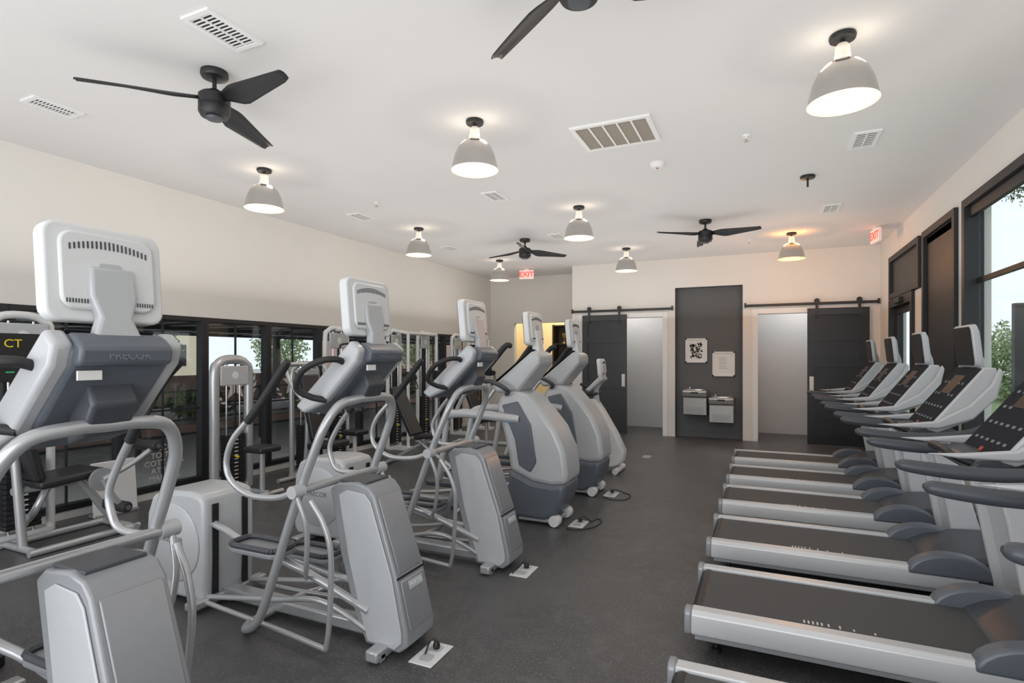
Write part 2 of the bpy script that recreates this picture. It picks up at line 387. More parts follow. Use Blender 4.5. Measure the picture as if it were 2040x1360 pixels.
# ------------------------------------------------------------------ ceiling items
def pendant(loc, label):
    t = thing('pendant_lamp', label, 'ceiling lamp', (*loc, H), 0, 'aluminium dome pendant lamps')
    B().lathe([(.0, 0), (.070, 0), (.075, -.012), (.070, -.03), (.02, -.036), (.0, -.036)], cap=False).build('canopy', BLACK, t)
    B().cyl((0, 0, -.03), (0, 0, -.06), .012).build('stem', BLACK, t)
    B().lathe([(.0, -.055), (.028, -.055), (.040, -.07), (.042, -.12), (.045, -.122), (.045, -.13), (.042, -.132), (.050, -.168), (.0, -.169)], cap=False).build('neck', NECKM, t)
    K = .86
    prof = [(.05, -.160), (.070, -.164), (.115, -.182), (.160, -.225), (.192, -.285), (.211, -.35), (.221, -.405), (.227, -.412)]
    B().lathe([(r*K, z) for r, z in prof], cap=False, n=44).build('shade', ALU, t)
    prof = [(.0, -.174), (.066, -.172), (.110, -.192), (.153, -.233), (.185, -.29), (.205, -.352), (.216, -.405), (.227, -.412)]
    B().lathe([(r*K, z) for r, z in prof], cap=False, n=44).build('shade_lining', SHIN, t)
    B().sphere((0, 0, -.255), .040, (1, 1, 1.3)).build('bulb', BULB, t)
    return t
LP = [((.44, 3.88), 'aluminium dome pendant lamp, largest, nearest on the right'),
      ((-2.17, 4.03), 'aluminium dome pendant lamp left of the large return air grille'),
      ((-4.73, 4.17), 'aluminium dome pendant lamp behind the black fan, nearest on the left'),
      ((-4.76, 7.05), 'aluminium dome pendant lamp on the left side, second along the left wall'),
      ((-2.18, 6.9), 'aluminium dome pendant lamp in the middle column, second from the camera'),
      ((-2.24, 9.9), 'aluminium dome pendant lamp before the back wall, between the two small fans'),
      ((-4.85, 10.06), 'smallest dome pendant lamp beside the far left exit sign'),
      ((.41, 9.75), 'warm amber lit dome pendant lamp above the right sliding door')]
P0 = None
for (xy, lb) in LP:
    if P0 is None: P0 = pendant(xy, lb)
    else: dup(P0, (*xy, H), lb)
    am = xy == (.41, 9.75)
    warm = (1, .84, .66) if not am else (1, .42, .10)
    light('POINT', 'pendant_light', (xy[0], xy[1], H-.34), 1.2 if not am else 7, warm, .04)
    light('POINT', 'pendant_downlight', (xy[0], xy[1], H-.54), 5 if not am else 14, warm, .06)
    for s in (-1, 1): light('POINT', 'pendant_glow', (xy[0]+s*.10, xy[1], H-.155), .5 if not am else 2.2, warm, .05)
t = thing('empty_lamp_canopy', 'small black ceiling canopy with a bare stub and no lamp', 'lamp fitting', (.44, 6.75, H))
B().lathe([(.0, 0), (.070, 0), (.075, -.012), (.070, -.03), (.02, -.036), (.0, -.036)], cap=False).build('canopy', BLACK, t)
B().cyl((0, 0, -.03), (0, 0, -.12), .010).build('stem', BLACK, t)

def fan(loc, ang, label):
    t = thing('ceiling_fan', label, 'ceiling fan', (*loc, H), R(ang), 'black three blade ceiling fans')
    B().lathe([(.0, 0), (.085, 0), (.088, -.03), (.08, -.045), (.05, -.055), (.0, -.056)], cap=False).build('canopy', BLACK, t)
    B().cyl((0, 0, -.05), (0, 0, -.15), .014).build('downrod', BLACK, t)
    B().lathe([(.0, -.125), (.03, -.125), (.04, -.145), (.085, -.155), (.1, -.17), (.1, -.235), (.095, -.238), (.095, -.246), (.1, -.25), (.1, -.285), (.085, -.31), (.0, -.318)], cap=False).build('motor_housing', BLACK, t)
    B().lathe([(.0, -.316), (.055, -.315), (.05, -.33), (.0, -.333)], cap=False).build('bottom_cap', SLATE, t)
    for k in range(3):
        b = B(); n = 14; prev = None
        for i in range(n+1):
            s = i/n; r = .085+s*.68
            e = min(1, s/.28); e = e*e*(3-2*e)
            wl = .03+.035*e-.04*s; wt = .03+.072*e*(1-max(0, s-.28)/.72*.66)
            if s > .93: wt *= .8
            pa = -R(32-16*s); row = []
            for q in range(5):
                v = -wl+(wl+wt)*q/4
                row.append(b.bm.verts.new((r, v*math.cos(pa), -.20+v*math.sin(pa)-.03*s+.012*math.sin(q/4*PI))))
            if prev:
                for q in range(4): b.bm.faces.new((prev[q], prev[q+1], row[q+1], row[q]))
            prev = row
        b.xf(Matrix.Rotation(k*2*PI/3, 4, 'Z'))
        o = b.build('blade', BLACK, t); m = o.modifiers.new('Solid', 'SOLIDIFY'); m.thickness = .008
    return t
F0 = fan((-3.42, 2.6), -9, 'large black three blade ceiling fan at the upper left')
dup(F0, (-.77, 2.44, H), 'black ceiling fan cut off by the top edge of the photo', R(25))
dup(F0, (-.75, 8.33, H), 'small black ceiling fan over the right side near the charcoal alcove', R(-20))
dup(F0, (-3.6, 8.44, H), 'small black ceiling fan over the left side before the exit sign', R(45))

def vent(x, y, sx, sy, label, n=9):
    t = thing('air_vent', label, 'air vent', (x, y, H), 0, 'white ceiling air vents')
    f = B(); e = .03
    for a in ((-sx/2, sx/2, -sy/2, -sy/2+e), (-sx/2, sx/2, sy/2-e, sy/2), (-sx/2, -sx/2+e, -sy/2+e, sy/2-e), (sx/2-e, sx/2, -sy/2+e, sy/2-e)): f.bx(*a, -.014, 0)
    f.build('frame', TRIM, t, smooth=False)
    B().bx(-sx/2+e, sx/2-e, -sy/2+e, sy/2-e, -.002, -.0005).build('duct_backing', BLACK, t, smooth=False)
    f = B(); L = sy-2*e
    for k in range(n):
        yy = -L/2+(k+.5)*L/n
        f.box((0, yy, -.006), (sx-2*e, L/n*.32, .003), Matrix.Rotation(R(-10), 4, 'X'))
    f.bx(-.006, .006, -L/2, L/2, -.012, -.004)
    f.build('slats', TRIM, t, smooth=False); return t
vent(-2.935, 2.29, .23, .38, 'largest white slatted vent at the top left of the ceiling', 12)
vent(-5.04, 2.44, .19, .34, 'white slatted vent left of the large black fan', 12)
vent(.83, 5.82, .21, .42, 'white slatted vent on the right below the large pendant lamp', 8)
vent(-2.96, 6.02, .21, .38, 'white slatted vent just behind the middle near pendant lamp', 8)
vent(-5.09, 6.13, .21, .38, 'white slatted vent right of the near left pendant lamp', 8)
vent(-5.11, 8.58, .21, .38, 'small white vent beyond the second left pendant lamp', 6)
vent(.81, 8.33, .21, .42, 'small white vent near the right wall beyond the bare canopy', 6)
vent(-3.03, 8.44, .21, .38, 'small white vent beside the far left fan', 6)
t = thing('return_air_grille', 'large white return grille with five tan filter sections', 'air vent', (-1.17, 4.78, H))
f = B(); sx, sy = .68, .58
for a in ((-sx/2, sx/2, -sy/2, -sy/2+.04), (-sx/2, sx/2, sy/2-.04, sy/2), (-sx/2, -sx/2+.04, -sy/2+.04, sy/2-.04), (sx/2-.04, sx/2, -sy/2+.04, sy/2-.04)): f.bx(*a, -.016, 0)
for k in range(1, 5): xx = -sx/2+.04+(sx-.08)*k/5; f.bx(xx-.008, xx+.008, -sy/2+.04, sy/2-.04, -.014, 0)
f.build('frame', TRIM, t, smooth=False)
b = B(); b.bx(-sx/2+.041, sx/2-.041, -sy/2+.041, sy/2-.041, -.006, -.0005); b.build('filter', TAN, t, smooth=False)
b = B()
for k in range(22): yy = -sy/2+.05+k*(sy-.1)/21; b.bx(-sx/2+.041, sx/2-.041, yy-.003, yy+.003, -.009, -.0062)
b.build('filter_louvers', TAN, t, smooth=False)
t = thing('smoke_detector', 'round white smoke detector beside the large return grille', 'smoke detector', (-.97, 5.68, H))
B().lathe([(0, 0), (.075, 0), (.075, -.015), (.06, -.03), (.055, -.045), (.0, -.05)], cap=False).build('housing', TRIM, t)
B().lathe([(0, -.049), (.012, -.049), (.01, -.055), (0, -.056)], cap=False, n=12).build('test_button', REDP, t)
def sprinkler(x, y, label):
    t = thing('fire_sprinkler', label, 'fire sprinkler', (x, y, H), 0, 'ceiling fire sprinklers')
    B().lathe([(0, 0), (.035, 0), (.03, -.012), (.01, -.014), (.01, -.03), (0, -.03)], cap=False, n=16).build('escutcheon', TRIM, t)
    B().lathe([(0, -.03), (.006, -.03), (.006, -.05), (.022, -.052), (.022, -.056), (0, -.056)], cap=False, n=14).build('deflector', STEEL, t)
sprinkler(-.133, 5.29, 'small fire sprinkler right of the large return grille')
sprinkler(-4.45, 5.65, 'small fire sprinkler near the left pendant lamps')
sprinkler(-.207, 10.07, 'small fire sprinkler before the back wall beside the far right fan')
def exit_sign(x, y, rz, label):
    t = thing('exit_sign', label, 'exit sign', (x, y, H), rz, 'red exit signs')
    B().bx(-.05, .05, -.03, .03, -.03, 0).build('mount', TRIM, t, bev=.004)
    B().bx(-.16, .16, -.022, .022, -.23, -.03).build('sign_body', EXITW, t, bev=.006)
    text('EXIT', .16, RED, t, (0, -.0235, -.132), FMY, 'exit_lettering', bold=.004)
exit_sign(-4.78, 11.3, R(15), 'red lettered exit sign at the far left corner')
exit_sign(1.55, 9.85, R(-80), 'red lettered exit sign above the right wall door')

# ------------------------------------------------------------------ shared machine screen
def tv(par, x, z, w_=.40, h_=.34, a=0, vents=True):
    m = tilt(x, z, a); fx = .030 if vents else .014
    shell_mat = WHITE if vents else SHELL
    sh = B().prism([(u, z+v) for u, v in rrect(w_, h_, .045)], x-fx, x+.026, 'x').xf(m).build('monitor', shell_mat, par, bev=.010, seg=3)
    B().prism([(u, z+v) for u, v in rrect(w_-.03, h_-.03, .03)], x-fx-.007, x-fx-.0005, 'x').xf(m).build('screen', SCREEN, sh)
    B().prism([(u, z+.005+v) for u, v in rrect(w_*.80, h_*.80, .045)], x+.024, x+.042, 'x').xf(m).build('rear_cover', shell_mat, sh, bev=.008)
    if vents:
        b = B(); n = 19
        for k in range(n):
            s = k/(n-1)*2-1; hh = .028-.008*abs(s)
            b.box((x+.0425, s*w_*.32, z+h_*.30-.018*s*s), (.003, .005, hh))
        b.xf(m).build('vent_slots', SLATE, sh, smooth=False)
        for sg in (-1, 1):
            b = B()
            for k in range(8): b.box((x+.0425, sg*(w_*.36-k/7*.06), z-h_*.30), (.003, .0035, .014))
            b.xf(m).build('lower_vent', SLATE, sh, smooth=False)
        b = B(); b.prism([(u, z-.02+v) for u, v in rrect(.07, .11, .01)], x+.0445, x+.046, 'x'); b.xf(m).build('rating_sticker', SHELL, sh)
    return sh

# ------------------------------------------------------------------ treadmill
def treadmill(y, label):
    t = thing('treadmill', label, 'treadmill', (-.38, y, 0), 0, 'treadmills along the right wall')
    for s in (-1, 1):
        B().prism([(s*.295, .13), (s*.385, .12), (s*.39, .14), (s*.385, .225), (s*.365, .245), (s*.295, .245)], .03, 1.6, 'x').build('side_rail', RAILW, t, bev=.006)
        B().prism([(s*.386, .10), (s*.386, .12), (s*.30, .13), (s*.30, .09)], .05, 1.6, 'x').build('rail_skirt', SHELLD, t)
        B().prism(rrect(.10, .14, .03, 4, (s*.342, .18)), -.005, .032, 'x').build('end_cap', SHELLD, t, bev=.008)
        B().prism([(1.68, .14), (1.88, .14), (1.78, .5), (1.60, 1.12), (1.48, 1.12), (1.58, .7)], s*.385-.022, s*.385+.022).build('upright', RAILW, t, bev=.014, seg=3)
        B().prism([(1.72, .2), (1.84, .2), (1.75, .5), (1.60, 1.02), (1.54, 1.02), (1.63, .7)], s*.408, s*.411).build('upright_inlay', SHELL, t)
        ys_ = s*.385
        B().tube([(.94, ys_, 1.105), (.965, ys_, 1.10), (1.05, ys_, 1.09), (1.2, ys_, 1.08), (1.38, ys_, 1.085), (1.55, ys_, 1.12), (1.66, ys_*.95, 1.18)], [.012, .034, .041, .042, .040, .034, .022], 14, sz=.75).build('handrail', SLATE, t)
        B().prism([(1.08, 1.145), (1.2, 1.13), (1.42, 1.13), (1.60, 1.20), (1.72, 1.34), (1.75, 1.50), (1.73, 1.53), (1.685, 1.42), (1.58, 1.29), (1.41, 1.18), (1.22, 1.155)], s*.280-.016, s*.280+.016).build('console_wing', SHELL, t, bev=.012, seg=3)
        for x in (.15, 1.75): B().lathe([(.0, 0), (.028, 0), (.028, .02), (.012, .025), (.012, .13), (0, .13)], (x, s*.27, 0), 14, cap=False).build('foot', BLACK, t)
    B().bx(.06, 1.95, -.29, .29, .07, .16).build('base_frame', SLATE, t, bev=.01)
    B().lathe([(.045, -.29), (.045, .29)], (.065, 0, .19), 18, 'y').build('rear_roller', BLACK, t)
    B().bx(.06, 1.6, -.288, .288, .162, .232).build('belt', BELT, t, bev=.006)
    b = B()
    for k, q in enumerate((0, .02, .04, .06, .08, .11, .16, .22, .31)): b.bx(.57+q, .578+q, -.255, -.222 if k < 7 else -.235, .2325, .2335)
    b.build('belt_marks', PRINT, t, smooth=False)
    b = B(); b.prism([(1.38, .10), (1.36, .235), (1.46, .29), (1.62, .335), (1.82, .35), (2.0, .33), (2.10, .26), (2.12, .10)], -.35, .35); b.build('motor_hood', SLATE, t, bev=.03, seg=4)
    for s in (-1, 1):
        pts = [(1.47+.24*math.cos(q), .20+.15*math.sin(q)) for q in [R(a) for a in range(0, 181, 15)]]
        B().prism(pts, s*.29, s*.395).build('hood_fender', SLATE2, t, bev=.02, seg=3)
    c = B(); c.prism([(1.36, 1.12), (1.42, 1.10), (1.60, 1.19), (1.74, 1.46), (1.72, 1.53), (1.66, 1.53)], -.262, .262); cn = c.build('console', SHELL, t, bev=.012, seg=3)
    dx, dz = 1.66-1.36, 1.53-1.12; L = math.hypot(dx, dz); nx, nz = -dz/L, dx/L
    def on(u0, u1, y0, y1, off0, off1, bmx):
        q = [(1.36+dx*u0+nx*off0, 1.12+dz*u0+nz*off0), (1.36+dx*u1+nx*off0, 1.12+dz*u1+nz*off0), (1.36+dx*u1+nx*off1, 1.12+dz*u1+nz*off1), (1.36+dx*u0+nx*off1, 1.12+dz*u0+nz*off1)]
        bmx.prism(q, y0, y1)
    b = B(); on(.03, .98, -.245, .245, .0005, .006, b); b.build('control_panel', PANEL, cn)
    b = B(); on(.55, .85, -.10, .10, .0065, .008, b); b.build('display', SCREEN, cn)
    for r_ in range(4):
        for c_ in range(6):
            if c_ in (2, 3) and r_ > 1: continue
            b = B(); u = .14+r_*.19; on(u, u+.03, -.195+c_*.072, -.165+c_*.072, .0065, .0080, b)
            b.build('button', DIMP, cn, smooth=False)
    b = B(); on(.02, .07, -.018, .018, .007, .012, b); b.build('stop_button', REDP, cn)
    B().prism([(1.24, 1.07), (1.40, 1.07), (1.44, 1.14), (1.28, 1.12)], -.255, .255).build('accessory_tray', SLATE, t, bev=.015)
    B().tube([(1.34, -.24, 1.08), (1.22, -.2, 1.12), (1.20, -.1, 1.14), (1.20, .1, 1.14), (1.22, .2, 1.12), (1.34, .24, 1.08)], .018).build('front_grip', BLACK, t)
    B().bx(1.52, 1.64, -.36, .36, 1.02, 1.08).build('cross_member', SLATE, t, bev=.02)
    B().prism([(1.69, 1.45), (1.75, 1.42), (1.73, 1.58), (1.70, 1.66), (1.66, 1.66), (1.68, 1.56)], -.035, .035).build('monitor_neck', SHELL, t, bev=.010)
    tv(t, 1.64, 1.67, .37, .285, R(-6), vents=False)
    return t
TY = [2.20, 3.46, 4.70, 5.93, 7.14, 8.38]
TL = ['grey treadmill nearest the camera, only its rail and handrail in the lower right corner', 'grey treadmill whose whole deck fills the lower right, second from the camera',
      'grey treadmill, third from the camera, with the largest visible monitor', 'grey treadmill, fourth from the camera, beside the black shaded window',
      'grey treadmill, second from the far end of the treadmill row', 'grey treadmill farthest from the camera, nearest the sliding doors']
T0 = treadmill(TY[0], TL[0])
for y, l in zip(TY[1:], TL[1:]): dup(T0, (-.38, y, 0), l)

# ------------------------------------------------------------------ elliptical
def elliptical(y, label):
    t = thing('elliptical_trainer', label, 'elliptical trainer', (-2.75, y, 0), 0, 'grey elliptical trainers')
    prof = [(-.45, .05), (-.44, .3), (-.445, .68), (-.47, .72), (-.58, .735), (-.84, .725), (-.95, .68), (-1.0, .56), (-1.02, .3), (-1.01, .12), (-.98, .05)]
    hs = B().prism(prof, -.19, .19).build('rear_housing', SHELL, t, bev=.03, seg=4)
    for s in (-1, 1):
        B().lathe([(0, 0), (.25, 0), (.252, s*.006), (.24, s*.012), (0, s*.014)], (-.73, s*.19, .40), 36, 'y', cap=False).build('side_disc', SHELL, hs)
        B().bx(-.50, -.432, s*.11-.02, s*.11+.02, .09, .66).build('arm_slot', BLACK, hs)
    text('PRECOR', .06, DIMP, t, (-.73, -.2055, .42), FMY, 'brand_lettering')
    b = B(); b.bx(-.95, .95, -.05, .05, .03, .10); b.bx(-.9, -.82, -.33, .33, .01, .07); b.bx(.86, .94, -.24, .24, .01, .07); b.bx(-.5, -.42, -.28, .28, .03, .08); b.build('base_frame', SILVER, t, bev=.012)
    for s in (-1, 1):
        B().bx(-.90, -.82, s*.33, s*.37, 0, .06).build('foot', BLACK, t, bev=.01)
        B().bx(.86, .94, s*.16, s*.21, 0, .05).build('foot', SHELLD, t, bev=.01)
    half = [(0.0, 0, .035), (0.0, -.20, .035), (.05, -.29, .04), (.16, -.32, .10), (.24, -.32, .24), (.44, -.305, .78), (.58, -.30, 1.10), (.64, -.285, 1.24), (.68, -.22, 1.34), (.70, -.1, 1.365), (.70, 0, 1.365)]
    full = half+[(x, -y_, z) for x, y_, z in half[-2::-1]]
    B().tube(full, .0245, 14).build('support_frame', SILVER, t)
    B().tube([(.50, -.37, .885), (.50, .37, .885)], .022, 14, 1).build('pivot_shaft', SILVER, t)
    for s in (-1, 1):
        B().cyl((.50, s*.31, .885), (.50, s*.385, .885), .034).build('pivot_sleeve', SHELL, t)
        B().tube([(.86, s*.12, .08), (.5, s*.15, .22), (.15, s*.15, .17), (-.45, s*.15, .08)], .017).build('ramp_rail', SILVER, t)
        B().tube([(.58, s*.33, .84), (.66, s*.32, .72), (.70, s*.31, .55), (.67, s*.29, .2), (.64, s*.28, .05)], .015).build('front_leg', SILVER, t)
        B().tube([(.64, s*.28, .045), (.3, s*.24, .05), (-.1, s*.2, .05), (-.45, s*.18, .06)], .015).build('floor_rail', SILVER, t)
        ph = 0 if s < 0 else .12
        arm = B(); arm.tube([(.15+ph, s*.345, 1.26), (.03+ph, s*.36, 1.13), (-.02+ph*.8, s*.36, 1.0), (.02+ph*.6, s*.36, .90), (.16, s*.36, .835), (.36, s*.36, .84), (.50, s*.36, .885)], .017)
        ar = arm.build('moving_arm', SILVER, t)
        B().tube([(.42+ph, s*.33, 1.575), (.38+ph, s*.33, 1.53), (.24+ph, s*.335, 1.36), (.13+ph, s*.345, 1.235)], [.018, .024, .024, .022]).build('grip', RUB, ar)
        B().tube([(.50, s*.36, .885), (.56, s*.34, .7), (.52, s*.30, .48), (.42, s*.2, .36 if s < 0 else .30)], .014).build('lower_link', SILVER, ar)
        z1, zf = (.50, .22) if s < 0 else (.34, .22)
        pa = B(); pa.tube([(-.48, s*.11, z1+.04), (-.3, s*.12, z1), (-.1, s*.15, z1-.04), (.35, s*.16, z1-.12), (.80, s*.13, zf)], .024, 10, 3); po = pa.build('pedal_arm', SILVER, t)
        pc = (.08, s*.20)
        zz = z1+.02-(.12*.5)
        B().prism(rrect(.40, .19, .06, 5, pc), zz, zz+.03, 'z').build('pedal', SHELLD, po, bev=.008)
        b = B()
        q = rrect(.38, .17, .055, 5, pc)
        for (u0, v0), (u1, v1) in zip(q, q[1:]+q[:1]): b.tube([(u0, v0, zz+.045), (u1, v1, zz+.045)], .016, 6, 1)
        b.build('pedal_rim', SLATE, po)
        B().tube([(.68, s*.17, 1.56), (.68, s*.25, 1.585), (.62, s*.31, 1.575), (.52, s*.33, 1.52), (.46, s*.31, 1.43), (.50, s*.25, 1.38), (.56, s*.19, 1.36)], .0175).build('fixed_handle', RUB, t)
    cp = [(.78, .04), (1.00, .03), (1.05, .07), (1.05, .14), (.98, .42), (.83, .84), (.79, .885), (.71, .905), (.57, .89), (.52, .85), (.60, .5), (.70, .2)]
    def fl(v):
        k = 1+.10*(1-v.z/.88); return Vector((v.x, v.y*k, v.z))
    cw = B().prism(cp, -.122, .122, 'y', fl).build('front_cowl', SHELLD, t, bev=.012, seg=3)
    for s in (-1, 1):
        sp = [(.80, .06), (.98, .05), (1.02, .09), (1.02, .14), (.955, .42), (.81, .81), (.77, .85), (.65, .86), (.59, .83), (.66, .5), (.75, .2)]
        B().prism(sp, s*.122, s*.131, 'y', fl).build('side_cover', SHELL, cw, bev=.006)
    B().bx(.575, .76, -.10, .10, .892, .906).build('top_recess', SLATE, cw, bev=.004)
    ax, az = .98, .42; bx_, bz = .83, .84; nx, nz = .942, .336
    def fp(u, off, A=(ax, az), Bp=(bx_, bz)): return (A[0]+(Bp[0]-A[0])*u+nx*off, A[1]+(Bp[1]-A[1])*u+nz*off)
    b = B(); b.prism([fp(.02, .001), fp(.98, .001), fp(.94, .010), fp(.06, .010)], -.102, .102); b.build('front_plate', SHELLD, cw, bev=.004)
    A2, B2 = (1.05, .14), (.98, .42); nx, nz = .970, .243
    b = B(); b.prism([fp(.0, .001, A2, B2), fp(.93, .001, A2, B2), fp(.9, .010, A2, B2), fp(.05, .010, A2, B2)], -.106, .106); b.build('front_plate', SHELLD, cw, bev=.004)
    b = B(); b.prism([fp(.70, .0105, A2, B2), fp(.86, .0105, A2, B2), fp(.86, .014, A2, B2), fp(.70, .014, A2, B2)], -.05, .075); b.build('name_plate', SHELL, cw, bev=.002)
    th = math.atan2(.07, .28); q = fp(.78, .016, A2, B2)
    text('PRECOR', .030, WHITE, cw, (q[0], .012, q[1]), (Matrix.Rotation(-th, 3, 'Y') @ FX), 'brand_lettering', bold=.0008)
    b = B(); b.prism([fp(.96, .000, A2, B2), fp(1.0, .000, A2, B2), fp(1.0, .004, A2, B2), fp(.96, .004, A2, B2)], -.125, .125); b.build('seam', BLACK, cw, smooth=False)
    cn = B().prism([(.36, 1.31), (.42, 1.27), (.62, 1.39), (.79, 1.57), (.80, 1.63), (.74, 1.68)], -.16, .16, 'y').build('console', SLATE2, t, bev=.02, seg=3)
    for s in (-1, 1): B().prism([(.34, 1.32), (.40, 1.28), (.56, 1.35), (.78, 1.57), (.80, 1.64), (.74, 1.69)], s*.145, s*.208).build('console_cheek', SHELL, cn, bev=.018, seg=3)
    B().prism([(.785, 1.565), (.825, 1.575), (.835, 1.63), (.79, 1.665), (.75, 1.68)], -.148, .148).build('name_band', SLATE2, cn, bev=.012)
    text('PRECOR', .036, BANDL, cn, (.8305, 0, 1.602), Matrix.Rotation(R(-6), 3, 'Y') @ FX, 'brand_lettering')
    B().prism([(.60, 1.30), (.70, 1.33), (.76, 1.44), (.72, 1.52), (.62, 1.44)], -.075, .075).build('console_stem', SLATE, t, bev=.015, seg=3)
    B().bx(.792, .80, -.14, -.07, 1.525, 1.555).build('rating_sticker', PAPER, cn, smooth=False)
    B().prism([(.37, 1.33), (.73, 1.685), (.728, 1.69), (.366, 1.335)], -.14, .14).build('control_panel', PANEL, cn)
    B().prism([(u, v) for u, v in [(-.11, 1.62), (-.07, 1.68), (-.052, 1.73), (-.075, 1.80), (-.07, 1.90), (.07, 1.90), (.075, 1.80), (.052, 1.73), (.07, 1.68), (.11, 1.62)]], .74, .785, 'x', lambda v: Vector((v.x+(-.05*(v.z-1.6)/.3 if v.z > 1.6 else 0), v.y, v.z))).build('monitor_neck', SHELL, t, bev=.012, seg=3)
    tv(t, .68, 1.875, .375, .325, R(-5))
    return t
E0 = elliptical(1.15, 'grey elliptical trainer nearest the camera, cut off at the left edge')
dup(E0, (-2.75, 2.54, 0), 'grey elliptical trainer in the left centre, second from the camera')
dup(E0, (-2.75, 3.82, 0), 'grey elliptical trainer, third from the camera, beside the slate based trainer')

# ------------------------------------------------------------------ tall bodied trainers
def arc_trainer(y, label):
    t = thing('cross_trainer', label, 'cross trainer', (-2.75, y, 0), 0, 'tall shrouded cross trainers')
    def bul(v):
        k = 1+.12*math.sin(min(1, max(0, v.z/1.25))*PI); return Vector((v.x, v.y*k, v.z))
    lo = [(.50, .05), (.88, .04), (1.0, .12), (1.07, .28), (1.09, .42), (.95, .40), (.75, .42), (.52, .52), (.46, .3)]
    up = [(.52, .50), (.75, .405), (.95, .385), (1.095, .41), (1.10, .52), (1.07, .72), (.98, .92), (.85, 1.08), (.70, 1.24), (.55, 1.28), (.40, 1.22), (.36, 1.1), (.45, .85), (.50, .65)]
    B().prism(lo, -.21, .21, 'y', bul).build('lower_shroud', SLATE2, t, bev=.05, seg=4)
    us = B().prism(up, -.20, .20, 'y', bul).build('upper_shroud', SHELL, t, bev=.05, seg=4)
    for s in (-1, 1):
        B().prism([(.44, 1.13), (.60, 1.17), (.74, .95), (.80, .6), (.74, .5), (.62, .56), (.58, .8)], s*.205, s*.235, 'y').build('side_inlay', SLATE2, us, bev=.012)
        B().prism([(.50, .98), (.62, 1.02), (.63, .99), (.51, .95)], s*.236, s*.242).build('blue_stripe', BLUE, us)
        B().tube([(.62, s*.22, 1.0), (.40, s*.27, 1.02), (.10, s*.30, 1.04), (-.10, s*.28, 1.02), (-.2, s*.27, .96)], [.040, .045, .045, .040, .03]).build('rocker_arm', SHELL, t)
        ar = B().tube([(-.05, s*.29, 1.03), (.10, s*.33, 1.25), (.30, s*.34, 1.45), (.40, s*.33, 1.56)], .02).build('moving_arm', SILVER, t)
        B().tube([(.24, s*.34, 1.38), (.40, s*.33, 1.56), (.52, s*.31, 1.70), (.56, s*.27, 1.70)], [.028, .03, .028, .024]).build('grip', RUB, ar)
        B().tube([(-.15, s*.27, 1.0), (-.22, s*.24, .6), (-.30, s*.2, .32)], .03).build('pedal_link', SHELL, t)
        B().prism(rrect(.42, .17, .06, 5, (-.22, s*.19)), .28, .33, 'z').build('pedal', SLATE, t, bev=.012)
        B().tube([(.46, s*.16, 1.22), (.52, s*.28, 1.28), (.36, s*.30, 1.36), (.22, s*.26, 1.34)], .022).build('fixed_handle', SLATE, t)
        B().lathe([(0, -.05), (.05, -.05), (.055, -.03), (.055, .03), (.05, .05), (0, .05)], (.97, s*.17, .056), 18, 'y', cap=False).build('front_foot', WHITE, t)
        B().tube([(-.8, s*.22, .06), (-.5, s*.22, .10), (.3, s*.22, .25), (.55, s*.2, .4)], .022).build('side_tube', SILVER, t)
    b = B(); b.bx(-.95, .8, -.05, .05, .02, .10); b.bx(-.95, -.87, -.33, .33, .0, .07); b.bx(.6, .99, -.2, .2, .03, .07); b.build('base_frame', SILVER, t, bev=.012)
    cn = B().prism([(.30, 1.30), (.36, 1.24), (.60, 1.26), (.82, 1.52), (.82, 1.62), (.74, 1.66)], -.19, .19).build('console', SHELL, t, bev=.03, seg=3)
    B().prism([(.29, 1.315), (.73, 1.665), (.725, 1.67), (.285, 1.32)], -.16, .16).build('control_panel', PANEL, cn)
    B().prism([(.70, 1.58), (.78, 1.56), (.76, 1.7), (.73, 1.86), (.69, 1.86), (.69, 1.7)], -.07, .07).build('monitor_neck', WHITE, t, bev=.012)
    tv(t, .68, 1.87, .38, .33, R(-5))
    return t
A0 = arc_trainer(5.07, 'tall cross trainer with slate lower body, nearer of the two')
dup(A0, (-2.75, 6.32, 0), 'tall cross trainer with slate lower body, farther of the two')

# ------------------------------------------------------------------ exercise bike
t = thing('exercise_bike', 'pale grey upright exercise bike at the far end of the row', 'exercise bike', (-2.75, 7.6, 0))
hs = B().prism([(.45, .12), (.85, .06), (1.0, .14), (1.02, .30), (.9, .55), (.72, .85), (.60, 1.02), (.52, 1.0), (.55, .75), (.45, .55), (.3, .45), (.2, .3)], -.11, .11).build('front_housing', WHITE, t, bev=.035, seg=3)
for s in (-1, 1): B().lathe([(0, 0), (.17, 0), (.165, s*.02), (0, s*.025)], (.55, s*.11, .34), 28, 'y', cap=False).build('crank_cover', SHELLD, hs)
B().tube([(.62, 0, .95), (.60, 0, 1.12), (.66, 0, 1.25)], .04).build('stem', SHELL, t)
B().prism([(.48, 1.13), (.54, 1.10), (.74, 1.28), (.70, 1.34)], -.15, .15).build('console', SHELL, t, bev=.02)
tv(t, .68, 1.44, .26, .26, R(-5))
for s in (-1, 1):
    B().tube([(.62, s*.02, 1.08), (.60, s*.22, 1.08), (.45, s*.25, 1.12), (.30, s*.22, 1.2)], .02).build('handlebar', RUB, t)
    B().tube([(.55, s*.13, .34), (.55+s*.12, s*.15, .34-s*.1)], .015, 10, 1).build('crank', CHROME, t)
    B().bx(.50+s*.12, .60+s*.12, s*.16, s*.26, .31-s*.1, .34-s*.1).build('pedal', BLACK, t, bev=.008)
B().tube([(.35, 0, .30), (-.05, 0, .2), (-.35, 0, .05)], .05).build('lower_frame', SHELL, t)
B().tube([(.20, 0, .28), (-.02, 0, .86)], .03, 12, 1).build('seat_post', CHROME, t)
